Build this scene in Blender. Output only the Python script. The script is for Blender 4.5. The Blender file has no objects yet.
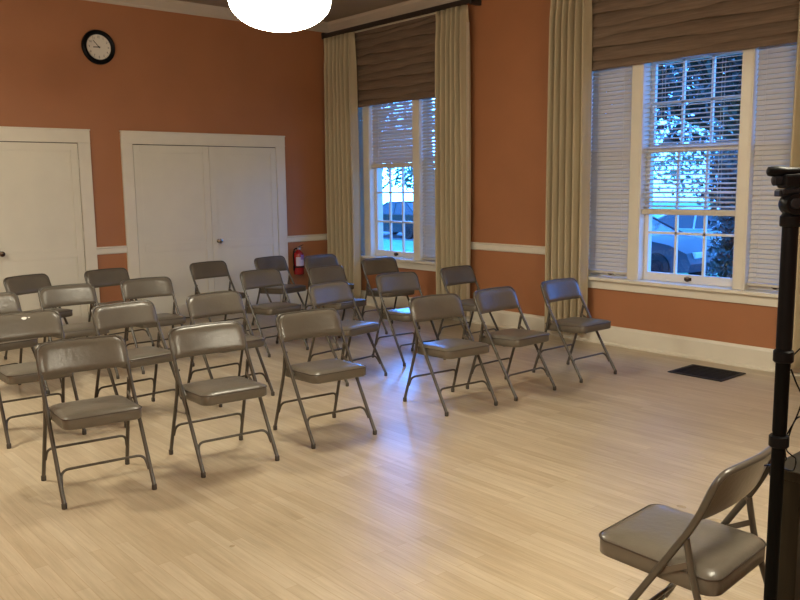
import bpy, bmesh, math, random
from mathutils import Vector, Matrix
random.seed(7)
D = bpy.data
SC = bpy.context.scene
COL = SC.collection
PI = math.pi

# ------------------------------------------------------------------ camera
def make_camera():
    pitch, roll, yaw = 0.1397, -0.0122, 0.7111
    fw = Vector((math.sin(yaw)*math.cos(pitch), math.cos(yaw)*math.cos(pitch), -math.sin(pitch)))
    rt = Vector((math.cos(yaw), -math.sin(yaw), 0)); up = rt.cross(fw)
    r2 = rt*math.cos(roll) + up*math.sin(roll)
    u2 = -rt*math.sin(roll) + up*math.cos(roll)
    m = Matrix((r2, u2, -fw)).transposed().to_4x4()
    m.translation = Vector((-6.6498, -9.0864, 1.5638))
    cd = D.cameras.new('camera'); cd.sensor_width = 36; cd.lens = 824.13/800*36
    cd.clip_start = 0.05; cd.clip_end = 300
    c = D.objects.new('camera', cd); COL.objects.link(c); c.matrix_world = m
    SC.camera = c
make_camera()

# ------------------------------------------------------------------ world, exposure, lights
w = D.worlds.new('daylight_sky'); SC.world = w; w.use_nodes = True
bg = w.node_tree.nodes['Background']
bg.inputs[0].default_value = (0.055, 0.28, 1.0, 1)
# bright lobe added to the sky beyond the far window, for its floor reflection
_N = w.node_tree.nodes; _L = w.node_tree.links
_tc = _N.new('ShaderNodeTexCoord'); _dp = _N.new('ShaderNodeVectorMath'); _dp.operation = 'DOT_PRODUCT'; _dp.inputs[1].default_value = (0.60, 0.79, 0.10)
_mx = _N.new('ShaderNodeMath'); _mx.operation = 'MAXIMUM'; _mx.inputs[1].default_value = 0.0
_pw = _N.new('ShaderNodeMath'); _pw.operation = 'POWER'; _pw.inputs[1].default_value = 26.0
_ma = _N.new('ShaderNodeMath'); _ma.operation = 'MULTIPLY_ADD'; _ma.inputs[1].default_value = 50.0; _ma.inputs[2].default_value = 6.0
_L.new(_tc.outputs['Generated'], _dp.inputs[0]); _L.new(_dp.outputs['Value'], _mx.inputs[0]); _L.new(_mx.outputs[0], _pw.inputs[0]); _L.new(_pw.outputs[0], _ma.inputs[0]); _L.new(_ma.outputs[0], bg.inputs[1])
SC.view_settings.view_transform = 'Standard'; SC.view_settings.look = 'None'
SC.view_settings.gamma = 1; SC.view_settings.use_curve_mapping = False
SC.view_settings.exposure = 0.27
LAMP_COL = (1.0, 0.87, 0.69)
LAMP_GLOW = 80.0
FRONT_LAMP_GLOW = 34.0
WIN_1 = (-0.18, -2.26); WIN_2 = (-4.15, -6.27)
for y0, y1 in (WIN_1, WIN_2):
    l = D.lights.new('window_portal', 'AREA'); l.shape = 'RECTANGLE'; l.size = abs(y1-y0); l.size_y = 2.8
    l.cycles.is_portal = True
    o = D.objects.new('window_portal', l); COL.objects.link(o)
    o.location = (0.2, (y0+y1)/2, 2.0); o.rotation_euler = (PI/2, 0, PI/2)

# ------------------------------------------------------------------ materials
def mat(name, col, rough=0.5, metal=0.0, spec=0.5, emit=None, estr=0.0, var=0.0, vscale=8.0, bump=0.0, bscale=60.0, coat=0.0, stretch=(1,1,1)):
    m = D.materials.new(name); m.use_nodes = True
    nt = m.node_tree; b = nt.nodes['Principled BSDF']
    b.inputs['Base Color'].default_value = (*col, 1); b.inputs['Roughness'].default_value = rough
    b.inputs['Metallic'].default_value = metal; b.inputs['Specular IOR Level'].default_value = spec
    b.inputs['Coat Weight'].default_value = coat
    tc = nt.nodes.new('ShaderNodeTexCoord'); mp = nt.nodes.new('ShaderNodeMapping'); mp.inputs['Scale'].default_value = stretch
    nt.links.new(tc.outputs['Object'], mp.inputs[0])
    if var > 0:
        n = nt.nodes.new('ShaderNodeTexNoise'); n.inputs['Scale'].default_value = vscale; n.inputs['Detail'].default_value = 5
        r = nt.nodes.new('ShaderNodeValToRGB')
        r.color_ramp.elements[0].position = 0.3; r.color_ramp.elements[1].position = 0.7
        r.color_ramp.elements[0].color = (*[c*(1-var) for c in col], 1)
        r.color_ramp.elements[1].color = (*[min(1, c*(1+var)) for c in col], 1)
        nt.links.new(mp.outputs[0], n.inputs['Vector']); nt.links.new(n.outputs['Fac'], r.inputs[0]); nt.links.new(r.outputs[0], b.inputs['Base Color'])
    if bump > 0:
        n2 = nt.nodes.new('ShaderNodeTexNoise'); n2.inputs['Scale'].default_value = bscale
        bp = nt.nodes.new('ShaderNodeBump'); bp.inputs['Strength'].default_value = bump; bp.inputs['Distance'].default_value = 0.01
        nt.links.new(mp.outputs[0], n2.inputs['Vector']); nt.links.new(n2.outputs['Fac'], bp.inputs['Height']); nt.links.new(bp.outputs[0], b.inputs['Normal'])
    if emit:
        b.inputs['Emission Color'].default_value = (*emit, 1); b.inputs['Emission Strength'].default_value = estr
    return m

def floor_mat():
    m = D.materials.new('oak_strip_floor'); m.use_nodes = True; nt = m.node_tree; N = nt.nodes; L = nt.links
    b = N['Principled BSDF']
    tc = N.new('ShaderNodeTexCoord'); mp = N.new('ShaderNodeMapping'); mp.inputs['Rotation'].default_value = (0, 0, PI/2)
    L.new(tc.outputs['Object'], mp.inputs[0])
    br = N.new('ShaderNodeTexBrick'); br.offset = 0.37; br.offset_frequency = 2; br.squash = 1
    br.inputs['Color1'].default_value = (0, 0, 0, 1); br.inputs['Color2'].default_value = (1, 1, 1, 1); br.inputs['Mortar'].default_value = (0.5, 0.5, 0.5, 1)
    br.inputs['Scale'].default_value = 1; br.inputs['Mortar Size'].default_value = 0.0012; br.inputs['Mortar Smooth'].default_value = 0.2
    br.inputs['Brick Width'].default_value = 0.85; br.inputs['Row Height'].default_value = 0.057
    L.new(mp.outputs[0], br.inputs['Vector'])
    cr = N.new('ShaderNodeValToRGB'); e = cr.color_ramp.elements
    e[0].position = 0.0; e[0].color = (0.463, 0.373, 0.258, 1); e[1].position = 1.0; e[1].color = (0.549, 0.463, 0.344, 1)
    x = e.new(0.5); x.color = (0.508, 0.418, 0.299, 1)
    L.new(br.outputs['Color'], cr.inputs[0])
    mp2 = N.new('ShaderNodeMapping'); mp2.inputs['Scale'].default_value = (28, 1.6, 1)
    L.new(tc.outputs['Object'], mp2.inputs[0])
    ns = N.new('ShaderNodeTexNoise'); ns.inputs['Scale'].default_value = 1.6; ns.inputs['Detail'].default_value = 6; ns.inputs['Roughness'].default_value = 0.65
    L.new(mp2.outputs[0], ns.inputs['Vector'])
    r2 = N.new('ShaderNodeValToRGB'); r2.color_ramp.elements[0].position = 0.3; r2.color_ramp.elements[0].color = (0.77, 0.75, 0.72, 1)
    r2.color_ramp.elements[1].position = 0.72; r2.color_ramp.elements[1].color = (1.06, 1.06, 1.06, 1)
    L.new(ns.outputs['Fac'], r2.inputs[0])
    mu = N.new('ShaderNodeMix'); mu.data_type = 'RGBA'; mu.blend_type = 'MULTIPLY'; mu.inputs[0].default_value = 1
    L.new(cr.outputs[0], mu.inputs[6]); L.new(r2.outputs[0], mu.inputs[7])
    # big soft wear patches
    n3 = N.new('ShaderNodeTexNoise'); n3.inputs['Scale'].default_value = 0.9; n3.inputs['Detail'].default_value = 3
    r3 = N.new('ShaderNodeValToRGB'); r3.color_ramp.elements[0].position = 0.35; r3.color_ramp.elements[0].color = (0.88, 0.87, 0.85, 1)
    r3.color_ramp.elements[1].position = 0.65; r3.color_ramp.elements[1].color = (1.04, 1.04, 1.04, 1)
    L.new(tc.outputs['Object'], n3.inputs['Vector']); L.new(n3.outputs['Fac'], r3.inputs[0])
    m2 = N.new('ShaderNodeMix'); m2.data_type = 'RGBA'; m2.blend_type = 'MULTIPLY'; m2.inputs[0].default_value = 1
    L.new(mu.outputs[2], m2.inputs[6]); L.new(r3.outputs[0], m2.inputs[7])
    seam = N.new('ShaderNodeMix'); seam.data_type = 'RGBA'; seam.inputs[7].default_value = (0.30, 0.20, 0.11, 1)
    ms = N.new('ShaderNodeMath'); ms.operation = 'MULTIPLY'; ms.inputs[1].default_value = 0.55
    L.new(br.outputs['Fac'], ms.inputs[0]); L.new(ms.outputs[0], seam.inputs[0]); L.new(m2.outputs[2], seam.inputs[6])
    L.new(seam.outputs[2], b.inputs['Base Color'])
    rr = N.new('ShaderNodeMapRange'); rr.inputs['To Min'].default_value = 0.24; rr.inputs['To Max'].default_value = 0.36
    L.new(n3.outputs['Fac'], rr.inputs['Value']); L.new(rr.outputs[0], b.inputs['Roughness'])
    b.inputs['Specular IOR Level'].default_value = 0.55
    bp = N.new('ShaderNodeBump'); bp.inputs['Strength'].default_value = 0.12; bp.inputs['Distance'].default_value = 0.002
    L.new(ns.outputs['Fac'], bp.inputs['Height']); L.new(bp.outputs[0], b.inputs['Normal'])
    return m

def glass_mat(name, tint=(1, 1, 1), fac=0.03):
    m = D.materials.new(name); m.use_nodes = True; nt = m.node_tree
    nt.nodes.clear()
    out = nt.nodes.new('ShaderNodeOutputMaterial'); t = nt.nodes.new('ShaderNodeBsdfTransparent'); g = nt.nodes.new('ShaderNodeBsdfGlossy')
    t.inputs[0].default_value = (*tint, 1); g.inputs['Roughness'].default_value = 0.02
    mx = nt.nodes.new('ShaderNodeMixShader'); mx.inputs[0].default_value = fac
    nt.links.new(t.outputs[0], mx.inputs[1]); nt.links.new(g.outputs[0], mx.inputs[2]); nt.links.new(mx.outputs[0], out.inputs[0])
    return m

M = dict(
 floor=floor_mat(),
 wall=mat('terracotta_paint', (0.37, 0.155, 0.068), 0.55, var=0.05, vscale=2.0, bump=0.05, bscale=90),
 ceiling=mat('ceiling_paint', (0.33, 0.27, 0.20), 0.8, var=0.04, vscale=1.5),
 trim=mat('cream_trim_paint', (0.70, 0.665, 0.57), 0.38, var=0.03, vscale=5),
 crown=mat('crown_paint', (0.52, 0.45, 0.37), 0.5),
 door=mat('door_paint', (0.68, 0.655, 0.56), 0.40, var=0.03, vscale=3),
 sash=mat('sash_paint', (0.72, 0.71, 0.68), 0.35),
 gap=mat('dark_gap', (0.03, 0.025, 0.02), 0.9),
 brass=mat('knob_metal', (0.55, 0.50, 0.42), 0.25, metal=1.0),
 darkbrass=mat('dark_knob_metal', (0.10, 0.07, 0.05), 0.3, metal=1.0),
 vinyl=mat('taupe_vinyl', (0.112, 0.096, 0.075), 0.31, spec=0.5, var=0.07, vscale=9, bump=0.10, bscale=45),
 tube=mat('taupe_enamel', (0.060, 0.051, 0.039), 0.34, spec=0.6),
 tubedk=mat('bracket_enamel', (0.11, 0.088, 0.066), 0.4),
 welt=mat('dark_welt', (0.055, 0.042, 0.032), 0.5),
 rubber=mat('rubber_tip', (0.05, 0.042, 0.036), 0.7),
 white=mat('white_patch', (0.85, 0.84, 0.80), 0.5),
 curtain=mat('olive_cream_drape', (0.45, 0.382, 0.255), 0.85, var=0.10, vscale=14, stretch=(1, 1, 0.06), bump=0.08, bscale=200),
 lining=mat('drape_lining', (0.62, 0.57, 0.46), 0.85),
 shade=mat('woven_brown_shade', (0.17, 0.118, 0.082), 0.85, var=0.22, vscale=30, stretch=(0.2, 0.12, 3.0), bump=0.25, bscale=120),
 rod=mat('dark_rod', (0.025, 0.018, 0.015), 0.4),
 slat=mat('cream_blind_slat', (0.56, 0.52, 0.45), 0.5),
 cord=mat('blind_cord', (0.7, 0.68, 0.62), 0.7),
 black=mat('black_plastic', (0.003, 0.003, 0.004), 0.4, spec=0.12),
 blackmetal=mat('black_metal', (0.002, 0.002, 0.002), 0.5, spec=0.06),
 grey=mat('grey_plastic', (0.008, 0.008, 0.011), 0.4, spec=0.2),
 silver=mat('silver_metal', (0.6, 0.6, 0.6), 0.25, metal=1.0),
 darkwood=mat('dark_olive_wood', (0.016, 0.013, 0.007), 0.5, spec=0.2, var=0.25, vscale=6, stretch=(1, 8, 1)),
 clockface=mat('clock_face', (0.66, 0.62, 0.55), 0.5),
 red=mat('extinguisher_red', (0.33, 0.008, 0.010), 0.25, coat=0.4),
 label=mat('extinguisher_label', (0.55, 0.48, 0.60), 0.4),
 labelp=mat('extinguisher_label_band', (0.30, 0.16, 0.42), 0.4),
 bowl=mat('lamp_glass', (0.9, 0.88, 0.82), 0.3, emit=(1.0, 0.92, 0.71), estr=LAMP_GLOW),
 bowlf=mat('front_lamp_glass', (0.9, 0.88, 0.82), 0.3, emit=(1.0, 0.92, 0.71), estr=FRONT_LAMP_GLOW),
 bronze=mat('lamp_bronze', (0.05, 0.035, 0.025), 0.35, metal=0.8),
 vent=mat('vent_dark', (0.008, 0.008, 0.010), 0.6, spec=0.2),
 ventframe=mat('vent_frame_dark', (0.02, 0.018, 0.016), 0.6, spec=0.2),
 glass=glass_mat('window_glass'),
 carglass=mat('car_glass', (0.02, 0.03, 0.04), 0.05, spec=0.8),
 tyre=mat('tyre', (0.02, 0.02, 0.02), 0.8),
 asphalt=mat('asphalt', (0.16, 0.17, 0.18), 0.9, var=0.2, vscale=2),
 grass=mat('lawn', (0.16, 0.38, 0.14), 0.9, var=0.25, vscale=3),
 leaf=mat('leaf_green', (0.045, 0.065, 0.055), 0.5, var=0.4, vscale=3),
 leafb=mat('leaf_pale', (0.13, 0.20, 0.12), 0.5, var=0.4, vscale=3),
 bark=mat('bark', (0.08, 0.055, 0.035), 0.9, var=0.3, vscale=8),
 brick=mat('outer_wall', (0.30, 0.20, 0.15), 0.8),
)

# ------------------------------------------------------------------ helpers
def tag(o, label=None, cat=None, group=None, kind=None):
    if label: o['label'] = label
    if cat: o['category'] = cat
    if group: o['group'] = group
    if kind: o['kind'] = kind
    return o
def empty(name, loc, rz=0, label=None, cat=None, group=None, kind=None):
    o = D.objects.new(name, None); COL.objects.link(o); o.location = loc; o.rotation_euler = (0, 0, rz); o.empty_display_size = 0.1
    return tag(o, label, cat, group, kind)
def obj(name, bm, m, parent=None, smooth=None, bevel=0):
    bmesh.ops.recalc_face_normals(bm, faces=bm.faces[:])
    me = D.meshes.new(name); bm.to_mesh(me); bm.free()
    for x in (m if isinstance(m, (list, tuple)) else [m]): me.materials.append(x)
    if smooth:
        for p in me.polygons: p.use_smooth = True
        me.set_sharp_from_angle(angle=math.radians(smooth))
    o = D.objects.new(name, me); COL.objects.link(o)
    if parent: o.parent = parent
    if bevel:
        b = o.modifiers.new('bevel', 'BEVEL'); b.width = bevel; b.segments = 2; b.limit_method = 'ANGLE'; b.angle_limit = math.radians(50)
    return o
def box(bm, x0, x1, y0, y1, z0, z1, mi=0):
    x0, x1 = min(x0, x1), max(x0, x1); y0, y1 = min(y0, y1), max(y0, y1)
    v = [bm.verts.new((x, y, z)) for z in (z0, z1) for x, y in ((x0, y0), (x1, y0), (x1, y1), (x0, y1))]
    for f in ((0,1,2,3), (4,5,6,7), (0,1,5,4), (1,2,6,5), (2,3,7,6), (3,0,4,7)):
        q = bm.faces.new([v[i] for i in f]); q.material_index = mi
def obox(bm, c, ax, ay, az, hx, hy, hz, mi=0):
    c = Vector(c); v = []
    for sz in (-1, 1):
        for sx, sy in ((-1,-1), (1,-1), (1,1), (-1,1)):
            v.append(bm.verts.new(c + ax*hx*sx + ay*hy*sy + az*hz*sz))
    for f in ((0,1,2,3), (4,5,6,7), (0,1,5,4), (1,2,6,5), (2,3,7,6), (3,0,4,7)):
        q = bm.faces.new([v[i] for i in f]); q.material_index = mi
def fillet(pts, r, n=6):
    pts = [Vector(p) for p in pts]; out = [pts[0]]
    for i in range(1, len(pts)-1):
        a, b, c = pts[i-1], pts[i], pts[i+1]
        rr = min(r if not isinstance(r, (list, tuple)) else r[i-1], (a-b).length*0.49, (c-b).length*0.49)
        p0 = b + (a-b).normalized()*rr; p1 = b + (c-b).normalized()*rr
        for k in range(n+1):
            t = k/n; out.append(p0*(1-t)**2 + b*2*t*(1-t) + p1*t*t)
    out.append(pts[-1]); return out
def tube(bm, pts, r, n=10, closed=False, rs=None):
    pts = [Vector(p) for p in pts]; rings = []; prev = None; N = len(pts)
    for i, p in enumerate(pts):
        if closed: t = (pts[(i+1) % N]-pts[i-1]).normalized()
        else: t = (pts[min(i+1, N-1)]-pts[max(i-1, 0)]).normalized()
        if prev is None:
            a = Vector((0, 0, 1)) if abs(t.z) < 0.9 else Vector((1, 0, 0)); u = t.cross(a).normalized()
        else:
            u = (prev - t*prev.dot(t)).normalized()
        prev = u; v = t.cross(u); rad = rs[i] if rs else r
        rings.append([bm.verts.new(p + (u*math.cos(2*PI*k/n)+v*math.sin(2*PI*k/n))*rad) for k in range(n)])
    for i in range(N if closed else N-1):
        a, b = rings[i], rings[(i+1) % N]
        for k in range(n): bm.faces.new((a[k], a[(k+1) % n], b[(k+1) % n], b[k]))
    if not closed:
        bm.faces.new(rings[0]); bm.faces.new(rings[-1])
def lathe(bm, prof, c=(0, 0, 0), n=24, axis='Z'):
    c = Vector(c); rings = []
    for r, z in prof:
        ring = []
        for k in range(n):
            a = 2*PI*k/n
            p = (r*math.cos(a), r*math.sin(a), z)
            if axis == 'X': p = (z, r*math.cos(a), r*math.sin(a))
            if axis == 'Y': p = (r*math.cos(a), z, r*math.sin(a))
            ring.append(bm.verts.new(c+Vector(p)))
        rings.append(ring)
    for a, b in zip(rings, rings[1:]):
        for k in range(n): bm.faces.new((a[k], a[(k+1) % n], b[(k+1) % n], b[k]))
    bm.faces.new(rings[0]); bm.faces.new(rings[-1])
def prism(bm, poly, fn0, fn1):
    a = [bm.verts.new(fn0(p)) for p in poly]; b = [bm.verts.new(fn1(p)) for p in poly]; n = len(poly)
    bm.faces.new(a); bm.faces.new(b)
    for i in range(n): bm.faces.new((a[i], a[(i+1) % n], b[(i+1) % n], b[i]))
def new(): return bmesh.new()
def copy_tree(o, parent=None):
    c = o.copy(); COL.objects.link(c)
    if parent: c.parent = parent
    for ch in list(o.children): copy_tree(ch, c)
    return c
def struct(o): o['kind'] = 'structure'; return o

# ------------------------------------------------------------------ room shell
XL, YF, H = -8.6, -11.2, 3.66
bm = new(); box(bm, XL, 0, YF, 0, -0.2, 0); struct(obj('floor', bm, M['floor']))
bm = new(); box(bm, XL-0.2, 0.25, YF-0.2, 0.2, H, H+0.2); struct(obj('ceiling', bm, M['ceiling']))
bm = new(); box(bm, XL-0.2, 0, 0, 0.2, -0.2, H); struct(obj('wall_back', bm, M['wall']))
bm = new(); box(bm, XL-0.2, XL, YF, 0, -0.2, H); struct(obj('wall_left', bm, M['wall']))
bm = new(); box(bm, XL-0.2, 0, YF-0.2, YF, -0.2, H); struct(obj('wall_front', bm, M['wall']))
bm = new(); ZB, ZT = 0.60, 3.42
for y0, y1 in ((0.2, WIN_1[0]), (WIN_1[1], WIN_2[0]), (WIN_2[1], YF-0.2)): box(bm, 0, 0.25, y0, y1, -0.6, H)
for y0, y1 in (WIN_1, WIN_2): box(bm, 0, 0.25, y0, y1, -0.6, ZB); box(bm, 0, 0.25, y0, y1, ZT, H)
struct(obj('wall_right', bm, M['wall']))
# crown moulding
prof = [(0, 0), (-0.012, 0), (-0.02, 0.03), (-0.07, 0.085), (-0.08, 0.12), (0, 0.12)]
bm = new(); prism(bm, prof, lambda p: (p[0], 0, 3.54+p[1]), lambda p: (p[0], YF, 3.54+p[1])); tr = struct(obj('trim_1', bm, M['crown']))
bm = new(); prism(bm, prof, lambda p: (0, p[0], 3.54+p[1]), lambda p: (XL, p[0], 3.54+p[1])); struct(obj('trim_2', bm, M['crown']))
# chair rails
def rail(name, a, b, wall):
    pf = [(0, 0), (-0.016, 0), (-0.022, 0.012), (-0.022, 0.062), (-0.034, 0.07), (-0.034, 0.083), (0, 0.083)]
    bm = new()
    if wall == 'right': prism(bm, pf, lambda p: (p[0], a, 0.83+p[1]), lambda p: (p[0], b, 0.83+p[1]))
    else: prism(bm, pf, lambda p: (a, p[0], 0.83+p[1]), lambda p: (b, p[0], 0.83+p[1]))
    struct(obj(name, bm, M['trim']))
rail('trim_3', -3.25, -2.905, 'back'); rail('trim_4', -0.758, 0, 'back')
rail('trim_5', WIN_1[1]-0.11, WIN_2[0]+0.11, 'right'); rail('trim_6', WIN_2[1]-0.11, YF, 'right'); rail('trim_7', XL, -5.42, 'back')
def base(name, a, b, wall):
    pf = [(0, 0), (-0.032, 0), (-0.032, 0.018), (-0.02, 0.03), (-0.02, 0.16), (-0.012, 0.186), (0, 0.186)]
    bm = new()
    if wall == 'right': prism(bm, pf, lambda p: (p[0], a, p[1]), lambda p: (p[0], b, p[1]))
    else: prism(bm, pf, lambda p: (a, p[0], p[1]), lambda p: (b, p[0], p[1]))
    struct(obj(name, bm, M['trim']))
base('baseboard_right', 0, YF, 'right'); base('baseboard_back', -0.758, 0, 'back')
base('baseboard_middle', -3.25, -2.905, 'back'); base('baseboard_left', XL, -5.42, 'back')

# ------------------------------------------------------------------ double doors in the back wall
def double_door(name, xl, xr, knob_m, zin=2.045):
    """xl,xr inner opening; casing .13 wide"""
    r = empty(name, ((xl+xr)/2, 0, 0), kind='structure'); cx = (xl+xr)/2
    bm = new(); cw = 0.13
    box(bm, xl-cw-cx, xl-cx, -0.028, -0.001, 0, zin); box(bm, xr-cx, xr+cw-cx, -0.028, -0.001, 0, zin)
    box(bm, xl-cw-cx, xr+cw-cx, -0.032, -0.001, zin, zin+0.145)
    box(bm, xl-cw-0.006-cx, xr+cw+0.006-cx, -0.038, -0.001, zin+0.132, zin+0.146)
    obj('casing', bm, M['trim'], r, bevel=0.003)
    bm = new(); box(bm, xl-cx, xr-cx, -0.004, -0.001, 0, zin); obj('door_gap', bm, M['gap'], r)
    mid = (xl+xr)/2
    for s, a, b in ((-1, xl+0.006, mid-0.002), (1, mid+0.002, xr-0.006)):
        a -= cx; b -= cx; z0, z1 = 0.012, zin-0.008
        bm = new(); st = 0.078
        box(bm, a, b, -0.010, -0.0045, z0, z1)
        box(bm, a, a+st, -0.019, -0.010, z0, z1); box(bm, b-st, b, -0.019, -0.010, z0, z1)
        box(bm, a+st, b-st, -0.019, -0.010, z1-0.075, z1); box(bm, a+st, b-st, -0.019, -0.010, 0.825, 0.905)
        box(bm, a+st, b-st, -0.019, -0.010, z0, z0+0.16)
        # small mouldings round the panels
        for p0, p1 in ((0.905, z1-0.075), (z0+0.16, 0.825)):
            for q in ((a+st, a+st+0.012, p0, p1), (b-st-0.012, b-st, p0, p1), (a+st, b-st, p0, p0+0.012), (a+st, b-st, p1-0.012, p1)):
                box(bm, q[0], q[1], -0.014, -0.010, q[2], q[3])
        leaf = obj('door_leaf', bm, M['door'], r, bevel=0.002)
        for hz in (0.25, 1.05, 1.82):
            bm = new(); hx = a+0.002 if s < 0 else b-0.002
            lathe(bm, [(0.006, -0.045), (0.006, 0.045)], (hx, -0.023, hz), 8); obj('hinge', bm, M['door'], leaf)
        if s > 0 or name == 'door_1':
            kx = mid+0.08-cx if s > 0 else None
            if kx is None: continue
            bm = new(); lathe(bm, [(0.026, 0), (0.026, -0.006), (0.011, -0.010), (0.010, -0.032), (0.022, -0.040), (0.029, -0.052), (0.027, -0.064), (0.012, -0.070)], (kx, -0.019, 0.905), 20, 'Y')
            obj('door_knob', bm, knob_m, leaf, smooth=40)
    return r
double_door('door_1', -5.255, -3.379, M['darkbrass']); double_door('door_2', -2.774, -0.888, M['brass'])

# ------------------------------------------------------------------ windows in the right wall
def window(name, y0, y1, m1, m2):
    """y0>y1 opening; m1,m2 = (y_hi,y_lo) of the two mullion posts"""
    r = empty(name, (0, (y0+y1)/2, 0), kind='structure'); cy = (y0+y1)/2
    bm = new()
    f = -0.022
    box(bm, f, 0.0, y0-cy, y0+0.11-cy, ZB, ZT+0.11); box(bm, f, 0.0, y1-0.11-cy, y1-cy, ZB, ZT+0.11); box(bm, f, 0.0, y0-cy, y1-cy, ZT, ZT+0.11)
    obj('casing', bm, M['trim'], r, bevel=0.003)
    bm = new()
    box(bm, 0.0, 0.2, y0-0.03-cy, y0-cy, ZB+0.05, ZT); box(bm, 0.0, 0.2, y1-cy, y1+0.03-cy, ZB+0.05, ZT); box(bm, 0.0, 0.2, y0-0.03-cy, y1+0.03-cy, ZT-0.03, ZT)
    obj('jamb', bm, M['trim'], r)
    for a, b in (m1, m2):
        bm = new(); box(bm, -0.012, 0.2, a-cy, b-cy, ZB+0.052, ZT-0.03)
        box(bm, -0.018, -0.012, a-0.012-cy, b+0.012-cy, ZB+0.052, ZT-0.03)
        obj('mullion_post', bm, M['trim'], r, bevel=0.003)
    bm = new(); box(bm, -0.065, 0.22, y0+0.13-cy, y1-0.13-cy, 0.618, 0.652); obj('window_sill', bm, M['trim'], r, bevel=0.006)
    bm = new(); box(bm, -0.024, 0, y0+0.11-cy, y1-0.11-cy, 0.538, 0.618); obj('apron', bm, M['trim'], r, bevel=0.003)
    bays = ((y0-0.03, m1[0]), (m1[1], m2[0]), (m2[1], y1+0.03))
    for i, (a, b) in enumerate(bays):
        a -= cy; b -= cy; cols = 3 if i == 1 else 2
        for lo, hi, x0, x1 in ((0.655, 1.87, 0.07, 0.105), (1.83, ZT-0.03, 0.112, 0.147)):
            bm = new(); st = 0.045; br = 0.075 if lo < 1 else 0.06
            box(bm, x0, x1, a-0.001, a-st, lo, hi); box(bm, x0, x1, b+0.001, b+st, lo, hi)
            box(bm, x0, x1, a-st, b+st, lo, lo+br); box(bm, x0, x1, a-st, b+st, hi-0.045, hi)
            ga, gb, g0, g1 = a-st, b+st, lo+br, hi-0.045
            for k in range(1, cols):
                yy = ga+(gb-ga)*k/cols; box(bm, x0+0.004, x1-0.004, yy-0.011, yy+0.011, g0, g1)
            for k in range(1, 3 if lo < 1 else 4):
                zz = g0+(g1-g0)*k/(3 if lo < 1 else 4); box(bm, x0+0.004, x1-0.004, ga, gb, zz-0.011, zz+0.011)
            s = obj('sash', bm, M['sash'], r)
            bm = new(); box(bm, (x0+x1)/2-0.001, (x0+x1)/2+0.001, ga, gb, g0, g1); obj('glass_pane', bm, M['glass'], s)
            if lo < 1:
                kb = new(); yc = (a+b)/2
                lathe(kb, [(0.020, 0), (0.024, -0.012), (0.020, -0.026), (0.008, -0.03)], (x0, yc, 0.692), 14, 'X')
                box(kb, x0-0.004, x0, yc-0.035, yc+0.035, 0.678, 0.706); obj('sash_lift', kb, M['darkbrass'], s, smooth=40)
    return r
W1M = ((-0.69, -0.82), (-1.64, -1.765)); W2M = ((-4.65, -4.77), (-5.685, -5.79))
window('window_1', WIN_1[0], WIN_1[1], *W1M); window('window_2', WIN_2[0], WIN_2[1], *W2M)

# ------------------------------------------------------------------ venetian blinds
def blind(y0, y1, zbot, tilt, label, group, ztop=ZT-0.05, sp=0.040, x=0.035, stack=0.026):
    r = empty('venetian_blind', (x, (y0+y1)/2, zbot), label=label, cat='blind', group=group)
    hw = abs(y0-y1)/2-0.008; h = ztop-zbot
    bm = new(); n = int((h-0.06)/sp)
    ax = Vector((math.cos(tilt), 0, math.sin(tilt))); az = Vector((-math.sin(tilt), 0, math.cos(tilt)))
    for i in range(n):
        obox(bm, (0, 0, stack+0.024+sp*i+random.uniform(-.0005, .0005)), ax, Vector((0, 1, 0)), az, 0.0235, hw, 0.0018)
    obj('slats', bm, M['slat'], r)
    bm = new(); box(bm, -0.024, 0.024, -hw, hw, 0.0, stack); obj('bottom_rail', bm, M['slat'], r, bevel=0.004)
    bm = new(); box(bm, -0.026, 0.026, -hw, hw, h-0.045, h); obj('head_rail', bm, M['slat'], r, bevel=0.003)
    for s in (-0.62, 0.62):
        bm = new()
        for xx in (-0.0255, 0.0255): tube(bm, [(xx, hw*s, 0.02), (xx, hw*s, h-0.04)], 0.0013, 5)
        obj('ladder_cord', bm, M['cord'], r)
    return r
g1 = 'cream slatted blinds in the far window'; g2 = 'cream slatted blinds in the near window'
CL = math.radians(60)
blind(WIN_1[0]-0.03, W1M[0][0], 0.665, CL, 'closed cream blind in the left bay of the far window, half behind drape', g1)
blind(W1M[0][1], W1M[1][0], 1.765, math.radians(58), 'cream blind raised above the lower panes of the far window', g1, stack=0.055)
blind(W1M[1][1], WIN_1[1]+0.03, 0.665, math.radians(48), 'closed cream blind in the right bay of the far window', g1)
blind(WIN_2[0]-0.03, W2M[0][0], 0.69, CL, 'closed cream blind in the left bay of the near window', g2)
blind(W2M[0][1], W2M[1][0], 1.262, math.radians(14), 'open cream blind raised above the bottom panes of the near window', g2, stack=0.052)
blind(W2M[1][1], WIN_2[1]+0.03, 0.69, CL, 'closed cream blind in the right bay of the near window, behind camcorder', g2)

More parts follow.
